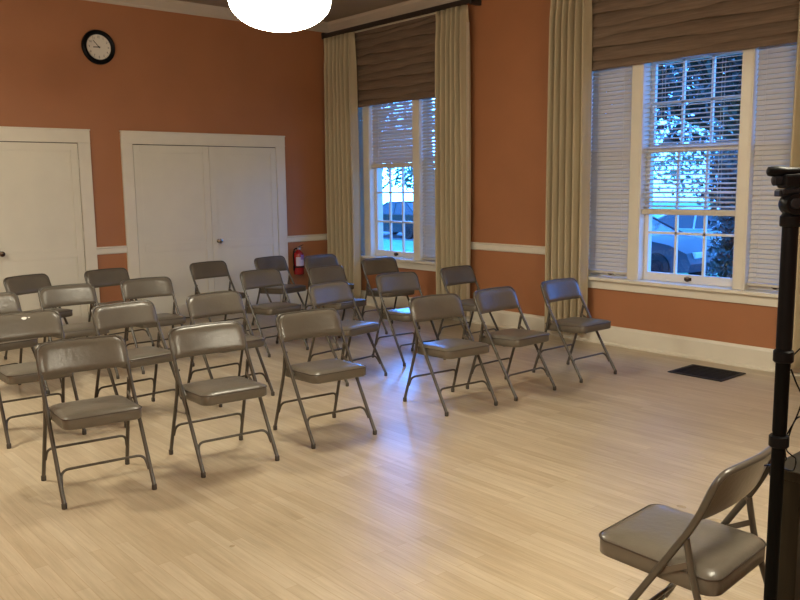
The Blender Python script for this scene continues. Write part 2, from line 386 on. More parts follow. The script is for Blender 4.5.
# ------------------------------------------------------------------ pleated woven shades
def roman(y0, y1, zb, label):
    r = empty('roman_shade', (-0.026, (y0+y1)/2, zb), label=label, cat='window shade', group='brown pleated window shades')
    hw = abs(y0-y1)/2; h = 3.42-zb; pts = []; z = 0.0; n = 0; sp = 0.105
    while z < h:
        e = min(sp, h-z)
        pts += [(-0.044, z-0.022 if z > 0 else z), (-0.046, z+e*0.10), (-0.034, z+e*0.5), (-0.003, z+e*0.97)]
        z += sp; n += 1
    ny = 28; bm = new(); rows = []
    for j, (xx, zz) in enumerate(pts):
        row = []
        for i in range(ny+1):
            t = i/ny; y = -hw+2*hw*t
            wob = 0.012*math.sin(5*t+j//4*1.7)+0.006*math.sin(17*t+(j//4)*2.3)
            row.append(bm.verts.new((xx+0.004*math.sin(9*t+j), y, zz+(wob if j > 1 else wob*0.4))))
        rows.append(row)
    for a, b in zip(rows, rows[1:]):
        for i in range(ny): bm.faces.new((a[i], a[i+1], b[i+1], b[i]))
    o = obj('shade_fabric', bm, M['shade'], r, smooth=35); s = o.modifiers.new('s', 'SOLIDIFY'); s.thickness = 0.004; s.offset = 1
    bm = new(); box(bm, -0.02, 0.02, -hw, hw, h-0.02, h+0.03); obj('head_rail', bm, M['shade'], r)
roman(-0.54, -2.25, 2.535, 'brown pleated woven shade half lowered over the far window')
roman(-4.15, -6.30, 2.60, 'brown pleated woven shade half lowered over the near window')

# ------------------------------------------------------------------ drapes and rods
def drape(y0, y1, label, seed, folds=6, ztop=3.435, zbot=0.085, lining=None):
    rnd = random.Random(seed); w = abs(y1-y0); yc = (y0+y1)/2
    r = empty('curtain', (-0.14, yc, zbot), label=label, cat='curtain', group='olive cream drapes beside the windows')
    h = ztop-zbot; bm = new(); nu = folds*16; nv = 40; rows = []
    ph = [rnd.uniform(-0.5, 0.5) for _ in range(folds+2)]; am = [rnd.uniform(0.6, 1.2) for _ in range(folds+2)]
    for j in range(nv+1):
        v = j/nv; z = h*v; row = []
        top = max(0, (v-0.955)/0.045)
        for i in range(nu+1):
            u = i/nu; k = u*folds; ki = min(int(k), folds)
            a = 0.068*(am[ki]*(1-(k-ki))+am[ki+1]*(k-ki))*(1-0.45*max(0, (v-0.9)/0.1))
            p = ph[ki]*(1-(k-ki))+ph[ki+1]*(k-ki)
            s = math.cos(2*PI*k+p*(1-v))
            x = a*(s if s > 0 else s*0.9) + 0.006*math.sin(2*PI*k*2.1+4*v)
            x += -0.012*top*math.cos(2*PI*k*2)
            y = -w/2+w*u-0.15*math.sin(2*PI*k)/(2*PI*folds)*w*(1-top)
            y *= (1+0.05*math.sin(PI*v))*(1.0+0.05*top)
            row.append(bm.verts.new((x, y, z+0.012*top*math.sin(2*PI*k))))
        rows.append(row)
    for a, b in zip(rows, rows[1:]):
        for i in range(nu): bm.faces.new((a[i], a[i+1], b[i+1], b[i]))
    o = obj('drape_cloth', bm, M['curtain'], r, smooth=80); s = o.modifiers.new('s', 'SOLIDIFY'); s.thickness = 0.004
    if lining:
        bm = new(); sy = -w/2-0.006; box(bm, 0.0, 0.045, sy-0.003, sy, 0.0, h*0.95); obj('lining_edge', bm, M['lining'], r)
drape(-0.09, -0.70, 'olive cream drape left of the far window, in the room corner', 1, 7)
drape(-2.20, -2.66, 'olive cream drape right of the far window, beside plain wall', 2, 6, lining=True)
drape(-3.80, -4.255, 'olive cream drape left of the near window', 3, 6)
drape(-6.165, -6.62, 'olive cream drape right of the near window, behind the black stand', 4, 5)
def rod(y0, y1, label):
    r = empty('curtain_rod', (-0.13, (y0+y1)/2, 3.475), label=label, cat='curtain rod', group='dark curtain rods')
    h = abs(y1-y0)/2
    bm = new(); box(bm, -0.02, 0.02, -h, h, -0.022, 0.03); obj('rod_track', bm, M['rod'], r, bevel=0.006)
    for s in (-1, 1):
        bm = new(); box(bm, -0.03, 0.128, s*h-0.045 if s > 0 else -h, s*h if s > 0 else -h+0.045, -0.035, 0.045); obj('end_bracket', bm, M['rod'], r, bevel=0.006)
rod(-0.05, -2.76, 'dark curtain rod above the far window, under the crown moulding'); rod(-3.70, -6.72, 'dark curtain rod above the near window')

# ------------------------------------------------------------------ folding chairs
def ytube(z): return -0.21+0.365*z/0.598 if z < 0.598 else 0.155+(z-0.598)*0.39
def make_chair():
    r = empty('folding_chair', (0, 0, 0))
    # seat cushion
    def rr(hx, y0, y1, rad, n=7):
        pts = []
        for cx, cy, a0 in ((hx-rad, y1-rad, 0), (-hx+rad, y1-rad, 90), (-hx+rad, y0+rad, 180), (hx-rad, y0+rad, 270)):
            for k in range(n+1):
                a = math.radians(a0+90*k/n); pts.append((cx+rad*math.cos(a), cy+rad*math.sin(a)))
        return pts
    bm = new(); rings = []
    for ins, z in ((0.008, 0.374), (0.0, 0.380), (0.0, 0.426), (0.003, 0.430), (0.012, 0.437), (0.035, 0.444), (0.08, 0.449), (0.13, 0.450)):
        rings.append([bm.verts.new((x, y, z+(0.004 if y > 0.1 else 0)*(ins > 0.01)-0.02*(y/0.4))) for x, y in rr(0.196-ins, -0.196+ins, 0.206-ins, max(0.012, 0.048-ins*0.3))])
    n = len(rings[0])
    for a, b in zip(rings, rings[1:]):
        for k in range(n): bm.faces.new((a[k], a[(k+1) % n], b[(k+1) % n], b[k]))
    bm.faces.new(rings[0]); bm.faces.new(rings[-1])
    seat = obj('seat', bm, M['vinyl'], r, smooth=60)
    bm = new(); tube(bm, [(x, y, 0.4285-0.02*(y/0.4)) for x, y in rr(0.1965, -0.1965, 0.2065, 0.048)], 0.0032, 6, closed=True); obj('piping', bm, M['welt'], seat, smooth=60)
    # backrest pad
    bm = new(); nu, nv = 26, 12; front = []; back = []
    for j in range(nv+1):
        v = j/nv; z = 0.594+0.168*v; fr, bk = [], []
        # outline width with rounded corners
        dt = (0.762-z); db = (z-0.594); R = 0.078; w = 0.229
        if dt < R: w -= R-math.sqrt(max(0, R*R-(R-dt)**2))
        if db < 0.018: w -= 0.018-math.sqrt(max(0, 0.018**2-(0.018-db)**2))
        for i in range(nu+1):
            u = -1+2*i/nu; x = w*u
            bow = 0.022*(1-(x/0.229)**2)
            e = min(1, min(1-abs(u), 0.28)/0.28); ev = min(v, 1-v)/0.5
            puff = 0.004+0.019*math.sqrt(max(0, 1-(1-e)**2))*min(1, math.sqrt(max(0, 1-(1-min(1, ev*2.0))**2)))
            zz = z-0.006*(x/0.229)**2*0
            fr.append(bm.verts.new((x, ytube(z)+bow-0.003-puff, zz)))
            bk.append(bm.verts.new((x*0.955, ytube(z)+bow-0.004+0.1*puff, zz)))
        front.append(fr); back.append(bk)
    for a, b in zip(front, front[1:]):
        for i in range(nu): bm.faces.new((a[i], a[i+1], b[i+1], b[i]))
    for a, b in zip(back, back[1:]):
        for i in range(nu): bm.faces.new((a[i], b[i], b[i+1], a[i+1]))
    for j in range(nv):
        bm.faces.new((front[j][0], front[j+1][0], back[j+1][0], back[j][0])); bm.faces.new((front[j][nu], back[j][nu], back[j+1][nu], front[j+1][nu]))
    for i in range(nu):
        bm.faces.new((front[0][i], back[0][i], back[0][i+1], front[0][i+1])); bm.faces.new((front[nv][i], front[nv][i+1], back[nv][i+1], back[nv][i]))
    obj('backrest', bm, M['vinyl'], r, smooth=50)
    # one bent tube: front legs and back hoop
    X = 0.2235
    side = fillet([(-X, -0.21, 0.02), (-X, 0.155, 0.598), (-X, ytube(0.752)+0.002, 0.752), (-0.12, ytube(0.755)+0.014, 0.755), (0, ytube(0.756)+0.022, 0.756)], [0.10, 0.078, 0.08], 7)
    pth = side+[Vector((-p.x, p.y, p.z)) for p in reversed(side[:-1])]
    bm = new(); tube(bm, pth, 0.011, 10); obj('frame', bm, M['tube'], r, smooth=60)
    for s in (-1, 1):
        bm = new(); tube(bm, fillet([(s*0.218, ytube(0.535)+0.006, 0.538), (s*0.214, 0.150, 0.40), (s*0.2235, 0.278, 0.02)], 0.05, 4), 0.0105, 10); lg = obj('rear_leg', bm, M['tube'], r, smooth=60)
        bm = new(); lathe(bm, [(0.012, 0), (0.0135, 0.003), (0.0135, 0.026), (0.0115, 0.03)], (s*0.2235, 0.278, 0), 10); obj('foot_cap', bm, M['rubber'], lg, smooth=40)
        bm = new(); lathe(bm, [(0.012, 0), (0.0135, 0.003), (0.0135, 0.026), (0.0115, 0.03)], (s*X, -0.208, 0), 10); obj('foot_cap', bm, M['rubber'], r, smooth=40)
        bm = new()
        a = Vector((s*0.2095, ytube(0.405), 0.405)); b = Vector((s*0.2095, 0.128, 0.455)); d = (b-a).normalized()
        obox(bm, (a+b)/2, d, Vector((1, 0, 0)), d.cross(Vector((1, 0, 0))), (b-a).length/2+0.008, 0.0025, 0.009)
        obj('hinge_bracket', bm, M['tubedk'], r)
        bm = new(); lathe(bm, [(0.006, -0.006), (0.006, 0.006)], (s*0.2115, ytube(0.535), 0.535), 8, 'X'); obj('pivot_pin', bm, M['tubedk'], r)
    f = lambda z: ytube(z)
    g = lambda z: 0.278-(0.278-0.150)*z/0.40
    gx = lambda z: 0.2235-0.0095*z/0.40
    bm = new(); tube(bm, fillet([(-X+0.006, f(0.095), 0.095), (-X+0.016, f(0.165), 0.165), (X-0.016, f(0.165), 0.165), (X-0.006, f(0.095), 0.095)], 0.05, 7), 0.0073, 8); obj('stretcher', bm, M['tube'], r, smooth=60)
    bm = new(); tube(bm, fillet([(-gx(0.13)+0.006, g(0.125), 0.125), (-gx(0.2)+0.014, g(0.19), 0.19), (gx(0.2)-0.014, g(0.19), 0.19), (gx(0.13)-0.006, g(0.125), 0.125)], 0.05, 7), 0.0073, 8); obj('stretcher', bm, M['tube'], r, smooth=60)
    return r
chair0 = make_chair()
GRP = 'taupe folding chairs set out in rows'
CH = [
 ('front row, first from the left, nearest chair on the left', -5.134, -4.881, -6.6),
 ('front row, second from the left', -4.420, -4.937, -5.1),
 ('front row, third from the left, beside the aisle', -3.698, -4.936, -4.5),
 ('front row, first right of the aisle', -2.631, -4.987, -5.5),
 ('front row, second right of the aisle', -2.010, -5.019, 0.65),
 ('front row, last on the right, by the near window drape', -1.222, -5.014, -0.8),
 ('second row, leftmost, with a white scuff on its backrest', -5.061, -3.663, -3.9),
 ('second row, second from the left', -4.380, -3.703, 3.4),
 ('second row, third from the left, beside the aisle', -3.669, -3.680, 1.9),
 ('second row, first right of the aisle', -2.661, -3.800, 7.6),
 ('second row, second right of the aisle, seat lit blue', -1.824, -3.625, -5.1),
 ('second row, last on the right, in front of a drape', -1.02, -3.62, 3.3),
 ('third row, leftmost, half out of the picture', -4.928, -2.475, 8.0),
 ('third row, second from the left, before the left door', -4.302, -2.313, 0.1),
 ('third row, third from the left, beside the aisle', -3.617, -2.306, -2.9),
 ('third row, first right of the aisle, before the closet doors', -2.500, -2.434, 4.0),
 ('third row, second right of the aisle, with glossy backrest', -1.855, -2.62, 5.2),
 ('third row, last on the right, under the far window', -0.950, -2.318, -2.7),
 ('back row, leftmost, before the left door', -4.235, -1.22, 18.0),
 ('back row, before the brick-red wall between the doors', -3.513, -1.220, 8.0),
 ('back row, straight before the closet door knob', -2.433, -1.280, 7.0),
 ('back row, left of the fire extinguisher', -1.634, -1.249, 10.0),
 ('back row, last on the right, beside the corner drape', -1.14, -1.50, 2.0),
 ('standing alone at the table, facing the rows', -4.340, -7.768, 183.8),
]
for i, (lab, x, y, th) in enumerate(CH):
    c = chair0 if i == 0 else copy_tree(chair0)
    c.location = (x, y, 0); c.rotation_euler = (0, 0, math.radians(th))
    tag(c, 'taupe padded folding chair, '+lab, 'chair', GRP)
    if i == 6: scuffed = c
bm = new()
for cx_, cz_, a, b in ((0.005, 0.727, 0.017, 0.0085), (0.035, 0.729, 0.007, 0.004)):
    ring = []
    for k in range(14):
        t = 2*PI*k/14; x = cx_+a*math.cos(t)*(1+0.15*math.sin(3*t)); z = cz_+b*math.sin(t)
        ring.append(bm.verts.new((x, ytube(z)+0.022-0.003-0.0235, z)))
    bm.faces.new(ring)
    ext = bmesh.ops.extrude_face_region(bm, geom=[bm.faces[-1] if hasattr(bm.faces, 'ensure_lookup_table') and not bm.faces.ensure_lookup_table() else bm.faces[-1]])
    for v in ext['geom']:
        if isinstance(v, bmesh.types.BMVert): v.co.y += 0.008
tag(obj('scuff_mark', bm, M['white'], scuffed), 'white worn patch near the top of the backrest')

# ------------------------------------------------------------------ pendant lamps
def pendant(x, y, z, label, R=0.328):
    r = empty('pendant_lamp', (x, y, z), label=label, cat='lamp', group='round glass pendant lamps')
    bm = new(); prof = [(0.004, -0.190)]
    for k in range(1, 15):
        a = PI/2*k/14; prof.append((R*math.sin(a)**0.95, -0.190*math.cos(a)))
    prof += [(R, 0.01), (R-0.006, 0.012)]
    for k in range(13, 0, -1):
        a = PI/2*k/14; prof.append(((R-0.006)*math.sin(a)**0.95, -0.184*math.cos(a)))
    prof.append((0.003, -0.184))
    lathe(bm, prof, (0, 0, 0), 48); obj('glass_bowl', bm, M['bowlf' if 'rows of chairs' in label else 'bowl'], r, smooth=60)
    bm = new(); lathe(bm, [(R-0.002, 0.006), (R+0.008, 0.004), (R+0.010, 0.022), (R-0.002, 0.026), (R*0.9, 0.05), (0.05, 0.09), (0.02, 0.10)], (0, 0, 0), 48); obj('metal_pan', bm, M['bronze'], r, smooth=40)
    bm = new(); tube(bm, [(0, 0, 0.09), (0, 0, H-z-0.03)], 0.011, 10); obj('stem', bm, M['bronze'], r, smooth=60)
    bm = new(); lathe(bm, [(0.02, -0.05), (0.07, -0.02), (0.075, 0)], (0, 0, H-z), 24); obj('ceiling_canopy', bm, M['bronze'], r, smooth=40)
    for s in range(3):
        bm = new(); a = 2*PI*s/3+0.25; lathe(bm, [(0.012, 0.02), (0.014, 0.028), (0.008, 0.038)], ((R+0.004)*math.cos(a), (R+0.004)*math.sin(a), -0.012), 10); obj('thumb_screw', bm, M['bronze'], r)
pendant(-3.616, -4.419, 2.745, 'glowing white glass bowl lamp hanging above the rows of chairs')
pendant(-6.6, -3.2, 2.745, 'white glass bowl lamp at the left side of the room, beyond the picture')
pendant(-7.1, -8.6, 2.745, 'white glass bowl lamp behind the left of the viewer, beyond the picture')
pendant(-3.6, -8.6, 2.745, 'white glass bowl lamp over the table, beyond the picture')

# ------------------------------------------------------------------ wall clock
r = empty('wall_clock', (-3.088, 0, 3.067), label='round black framed clock high on the terracotta wall', cat='clock')
bm = new(); lathe(bm, [(0.176, 0), (0.183, -0.012), (0.178, -0.032), (0.160, -0.042), (0.140, -0.036), (0.132, -0.022), (0.130, 0.0)], (0, -0.001, 0), 48, 'Y'); obj('clock_frame', bm, M['black'], r, smooth=40)
bm = new(); lathe(bm, [(0.131, -0.0235), (0.131, -0.024)], (0, 0, 0), 48, 'Y'); obj('clock_face', bm, M['clockface'], r)
bm = new()
for k in range(60):
    a = 2*PI*k/60; rad = Vector((math.sin(a), 0, math.cos(a))); tn = Vector((math.cos(a), 0, -math.sin(a)))
    big = k % 5 == 0; ln = 0.008 if big else 0.004
    obox(bm, rad*(0.127-ln/2)+Vector((0, -0.0245, 0)), rad, tn, Vector((0, 1, 0)), ln/2, 0.0016 if big else 0.0007, 0.0004)
obj('minute_marks', bm, M['black'], r)
nb = new()
for k in range(1, 13):
    a = 2*PI*k/12; cu = D.curves.new('n', 'FONT'); cu.body = str(k); cu.size = 0.030; cu.align_x = 'CENTER'; cu.align_y = 'CENTER'; cu.extrude = 0.0003
    to = D.objects.new('n', cu); COL.objects.link(to)
    me = D.meshes.new_from_object(to, depsgraph=bpy.context.evaluated_depsgraph_get())
    me.transform(Matrix.Translation((0.103*math.sin(a), -0.0248, 0.103*math.cos(a))) @ Matrix.Rotation(PI/2, 4, 'X'))
    nb.from_mesh(me); D.objects.remove(to); D.curves.remove(cu); D.meshes.remove(me)
obj('numerals', nb, M['black'], r)
for nm, deg, ln, wd, yy in (('hour_hand', 266, 0.062, 0.0045, -0.027), ('minute_hand', 318, 0.092, 0.0032, -0.029)):
    a = math.radians(deg); rad = Vector((math.sin(a), 0, math.cos(a))); tn = Vector((math.cos(a), 0, -math.sin(a)))
    bm = new(); obox(bm, rad*(ln/2-0.008)+Vector((0, yy, 0)), rad, tn, Vector((0, 1, 0)), ln/2+0.008, wd, 0.0006); obj(nm, bm, M['black'], r)
bm = new(); lathe(bm, [(0.007, -0.024), (0.007, -0.032)], (0, 0, 0), 12, 'Y'); obj('centre_pin', bm, M['black'], r)

# ------------------------------------------------------------------ fire extinguisher
r = empty('fire_extinguisher', (-0.635, -0.085, 0.405), label='red fire extinguisher hung on the wall beside the closet doors', cat='fire extinguisher')
bm = new(); lathe(bm, [(0.04, 0), (0.062, 0.006), (0.066, 0.02), (0.066, 0.255), (0.058, 0.285), (0.035, 0.308), (0.020, 0.318), (0.018, 0.33)], n=28); obj('cylinder_body', bm, M['red'], r, smooth=40)
bm = new(); nn = 14
for z0, z1, mi, a0, a1 in ((0.12, 0.235, 0, -155, -35), (0.20, 0.262, 1, -100, -25)):
    rg = []
    for k in range(nn+1):
        a = math.radians(a0+(a1-a0)*k/nn); rr_ = 0.0668+0.0006*mi; rg.append((bm.verts.new((rr_*math.cos(a), rr_*math.sin(a), z0)), bm.verts.new((rr_*math.cos(a), rr_*math.sin(a), z1))))
    for a, b in zip(rg, rg[1:]):
        q = bm.faces.new((a[0], b[0], b[1], a[1])); q.material_index = mi
obj('label_sticker', bm, [M['label'], M['labelp']], r, smooth=40)
bm = new(); lathe(bm, [(0.0675, 0.095), (0.0695, 0.098), (0.0695, 0.112), (0.0675, 0.115)], n=28); box(bm, -0.02, 0.02, 0.06, 0.084, 0.03, 0.30); obj('wall_bracket', bm, M['black'], r, smooth=40)
bm = new(); lathe(bm, [(0.016, 0.325), (0.020, 0.33), (0.020, 0.358), (0.012, 0.365)], n=16); lathe(bm, [(0.014, 0), (0.014, -0.012)], (0, -0.018, 0.345), 14, 'Y'); obj('valve', bm, M['silver'], r, smooth=40)
bm = new(); d = Vector((0.9, 0, 0.35)).normalized(); obox(bm, (0.028, 0, 0.372), d, Vector((0, 1, 0)), d.cross(Vector((0, 1, 0))), 0.045, 0.008, 0.003)
d = Vector((0.95, 0, -0.15)).normalized(); obox(bm, (0.03, 0, 0.352), d, Vector((0, 1, 0)), d.cross(Vector((0, 1, 0))), 0.04, 0.008, 0.003); obj('squeeze_handle', bm, M['black'], r)
bm = new(); tube(bm, fillet([(-0.015, 0, 0.345), (-0.06, 0, 0.345), (-0.082, 0, 0.28), (-0.078, -0.005, 0.12)], 0.04, 6), 0.008, 8); lathe(bm, [(0.010, 0.06), (0.012, 0.12), (0.008, 0.13)], (-0.078, -0.005, 0), 10); obj('hose', bm, M['black'], r, smooth=60)

# ------------------------------------------------------------------ floor vent
r = empty('floor_vent', (-0.445, -5.72, 0), label='dark metal grille vent set in the wood floor near the window wall', cat='vent')
bm = new(); hx, hy = 0.20, 0.235
for q in ((-hx, hx, -hy, -hy+0.03), (-hx, hx, hy-0.03, hy), (-hx, -hx+0.03, -hy+0.03, hy-0.03), (hx-0.03, hx, -hy+0.03, hy-0.03)): box(bm, *q, 0.0005, 0.008)
obj('vent_frame', bm, M['ventframe'], r, bevel=0.002)
bm = new(); box(bm, -hx+0.03, hx-0.03, -hy+0.03, hy-0.03, 0.0005, 0.002); obj('vent_backing', bm, M['gap'], r)
bm = new()
for k in range(22):
    x = -hx+0.038+k*(2*hx-0.076)/21; box(bm, x-0.003, x+0.003, -hy+0.03, hy-0.03, 0.002, 0.0065)
for k in range(1, 6):
    y = -hy+0.03+k*(2*hy-0.06)/6; box(bm, -hx+0.03, hx-0.03, y-0.003, y+0.003, 0.002, 0.0055)
obj('grille', bm, M['vent'], r)

# ------------------------------------------------------------------ table corner at the right edge
TX, TY = -4.40, -8.065
r = empty('side_table', (TX, TY, 0), label='dark olive wooden table behind the lone chair, cut off by the picture edge', cat='table')
bm = new(); box(bm, 0, 0.95, -0.80, 0, 0.732, 0.762); obj('tabletop', bm, M['darkwood'], r, bevel=0.004)
bm = new()
for q in ((0.03, 0.92, -0.05, -0.03), (0.03, 0.92, -0.77, -0.75), (0.03, 0.05, -0.75, -0.05), (0.90, 0.92, -0.75, -0.05)): box(bm, *q, 0.625, 0.732)
obj('apron', bm, M['darkwood'], r, bevel=0.002)
for x0, y0 in ((0.012, -0.085), (0.868, -0.085), (0.012, -0.785), (0.868, -0.785)):
    bm = new(); box(bm, x0, x0+0.07, y0, y0+0.07, 0, 0.732); obj('leg', bm, M['darkwood'], r, bevel=0.004)

# ------------------------------------------------------------------ camcorder on a stand
PX, PY = -4.60, -8.178
r = empty('camera_stand', (PX, PY, 0), label='tall black tube stand carrying a camcorder, in front of the table corner', cat='camera stand')
bm = new(); lathe(bm, [(0.0165, 0.30), (0.0165, 0.93)], n=20); obj('lower_pole', bm, M['blackmetal'], r, smooth=40)
bm = new(); lathe(bm, [(0.0175, 0.93), (0.0175, 1.14)], n=20); obj('middle_pole', bm, M['blackmetal'], r, smooth=40)
bm = new(); lathe(bm, [(0.0180, 1.14), (0.0192, 1.15), (0.0192, 1.449)], n=20); obj('grip_section', bm, M['black'], r, smooth=40)
for zc in (0.905, 1.125):
    bm = new(); lathe(bm, [(0.021, zc-0.016), (0.0245, zc-0.012), (0.0245, zc+0.012), (0.021, zc+0.016)], n=20)
    lathe(bm, [(0.007, 0.02), (0.008, 0.038), (0.006, 0.042)], (0, 0, zc), 10, 'X'); obj('lock_collar', bm, M['black'], r, smooth=40)
bm = new(); lathe(bm, [(0.030, 0.27), (0.034, 0.28), (0.034, 0.34), (0.02, 0.35)], n=20); obj('leg_hub', bm, M['black'], r, smooth=40)
for a in (215, 275, 155):
    a = math.radians(a); bm = new(); tube(bm, [(0.02*math.cos(a), 0.02*math.sin(a), 0.30), (0.30*math.cos(a), 0.30*math.sin(a), 0.014)], 0.011, 10); lg = obj('leg', bm, M['blackmetal'], r, smooth=60)
    bm = new(); lathe(bm, [(0.015, 0), (0.017, 0.004), (0.014, 0.03)], (0.30*math.cos(a), 0.30*math.sin(a), 0), 12); obj('rubber_foot', bm, M['rubber'], lg)
# fluid head
bm = new(); lathe(bm, [(0.023, 1.449), (0.0255, 1.452), (0.0255, 1.474), (0.022, 1.478), (0.018, 1.486)], n=24); obj('head_collar', bm, M['black'], r, smooth=40)
vd = Vector((0.65, 0.75, 0)).normalized(); rd = Vector((0.757, -0.653, 0)).normalized(); UZ = Vector((0, 0, 1))
bm = new()
def disc(bm, c, ax, rad, th, n=24):
    c = Vector(c); e1 = ax.cross(UZ).normalized(); e2 = ax.cross(e1); ra = []; rb = []
    for k in range(n):
        t = 2*PI*k/n; o_ = (e1*math.cos(t)+e2*math.sin(t))
        ra.append((bm.verts.new(c-ax*th+o_*rad*0.9), bm.verts.new(c-ax*th*0.8+o_*rad), bm.verts.new(c+ax*th*0.8+o_*rad), bm.verts.new(c+ax*th+o_*rad*0.9)))
    for k in range(n):
        a, b = ra[k], ra[(k+1) % n]
        for q in range(3): bm.faces.new((a[q], b[q], b[q+1], a[q+1]))
    bm.faces.new([x[0] for x in ra]); bm.faces.new([x[3] for x in ra])
disc(bm, rd*0.0+vd*-0.006+Vector((0, 0, 1.504)), vd, 0.0275, 0.022)
obox(bm, Vector((0, 0, 1.503))+rd*0.022, rd, vd, UZ, 0.014, 0.022, 0.020)
obj('tilt_drum', bm, M['black'], r, smooth=40)
bm = new(); disc(bm, rd*-0.004+vd*-0.030+Vector((0, 0, 1.506)), vd, 0.013, 0.004, 16); obj('tension_knob', bm, M['grey'], r, smooth=40)
td = (rd*0.97+UZ*0.06).normalized()
bm = new(); obox(bm, Vector((0, 0, 1.5375))+rd*0.018, td, vd, td.cross(vd)*-1, 0.050, 0.022, 0.006); obox(bm, Vector((0, 0, 1.531))+rd*-0.026, td, vd, UZ, 0.012, 0.016, 0.008); obj('mount_plate', bm, M['grey'], r, bevel=0.003)
bm = new(); tube(bm, [rd*0.06+Vector((0, 0, 1.52)), rd*0.30+vd*-0.05+Vector((0, 0, 1.40))], 0.007, 8); obj('pan_handle', bm, M['black'], r, smooth=60)
bm = new(); disc(bm, rd*-0.020+vd*-0.018+Vector((0, 0, 1.536)), vd, 0.0042, 0.003, 12); obj('lock_pin', bm, M['silver'], r)
# camcorder: own thing, mounted on the head
zc = 1.5645
r = empty('camcorder', (PX, PY, zc-0.018), label='small black camcorder with a microphone mounted on top of the stand', cat='camcorder')
O = Vector((0, 0, 0.018))
bm = new(); obox(bm, O+rd*0.032+UZ*-0.002, td, vd, td.cross(vd)*-1, 0.062, 0.026, 0.0165); obj('camera_body', bm, M['black'], r, bevel=0.006)
bm = new()
def rodl(bm, a, b, prof, n=18):
    a = Vector(a); b = Vector(b); tube(bm, [a+(b-a)*t for t, _ in prof], 1, n, rs=[q for _, q in prof])
rodl(bm, O+rd*-0.050+UZ*-0.004, O+rd*-0.026+UZ*-0.002, [(0, 0.008), (0.1, 0.0125), (1, 0.0135)]); obj('lens_barrel', bm, M['grey'], r, smooth=40)
bm = new(); rodl(bm, O+rd*-0.064+UZ*0.019, O+rd*0.020+UZ*0.018, [(0, 0.006), (0.04, 0.011), (0.12, 0.0125), (0.45, 0.0125), (0.52, 0.0105), (0.97, 0.0105), (1, 0.006)]); obj('microphone', bm, M['black'], r, smooth=40)
bm = new(); obox(bm, O+rd*0.035+UZ*0.015, rd, vd, UZ, 0.022, 0.008, 0.006); obj('accessory_shoe', bm, M['black'], r, bevel=0.002)
bm = new(); tube(bm, fillet([O+rd*0.016+UZ*0.023, O+rd*0.045+UZ*0.028, O+rd*0.066+UZ*0.012, O+rd*0.075+UZ*-0.02], 0.02, 6), 0.0022, 6); obj('mic_cable', bm, M['black'], r, smooth=60)

# cables hanging beside the stand
def cable(pts, rad, label):
    bm = new(); P = [Vector((PX, PY, 0))+rd*a+UZ*z+vd*d for a, z, d in pts]
    # Catmull-Rom
    out = []
    for i in range(len(P)-1):
        p0, p1, p2, p3 = P[max(i-1, 0)], P[i], P[i+1], P[min(i+2, len(P)-1)]
        for k in range(8):
            t = k/8; out.append(0.5*((2*p1)+(p2-p0)*t+(2*p0-5*p1+4*p2-p3)*t*t+(-p0+3*p1-3*p2+p3)*t**3))
    out.append(P[-1]); tube(bm, out, rad, 6)
    tag(obj('power_cable', bm, M['black'], smooth=60), label, 'cable', 'black cables beside the stand')
cable([(0.021, 1.09, 0), (0.040, 1.055, 0.01), (0.062, 1.01, 0.02), (0.055, 0.955, 0.03), (0.030, 0.90, 0.03), (0.028, 0.86, 0.02), (0.050, 0.835, 0.06), (0.062, 0.80, 0.12), (0.058, 0.769, 0.20)], 0.0022, 'black cable looping from the pole down onto the table top')
cable([(0.023, 1.125, 0), (0.05, 1.15, 0.0), (0.09, 1.162, 0.0), (0.15, 1.155, 0.0), (0.20, 1.05, 0.0), (0.20, 0.9, 0.05), (0.17, 0.80, 0.15), (0.16, 0.767, 0.2)], 0.0018, 'thin black cable arching right from the pole collar')
cable([(0.10, 0.955, 0.03), (0.062, 0.958, 0.03), (0.045, 0.93, 0.03), (0.035, 0.875, 0.03), (0.058, 0.85, 0.05), (0.075, 0.835, 0.06), (0.09, 0.79, 0.10), (0.10, 0.767, 0.18)], 0.002, 'black cable curling beside the pole just above the table')

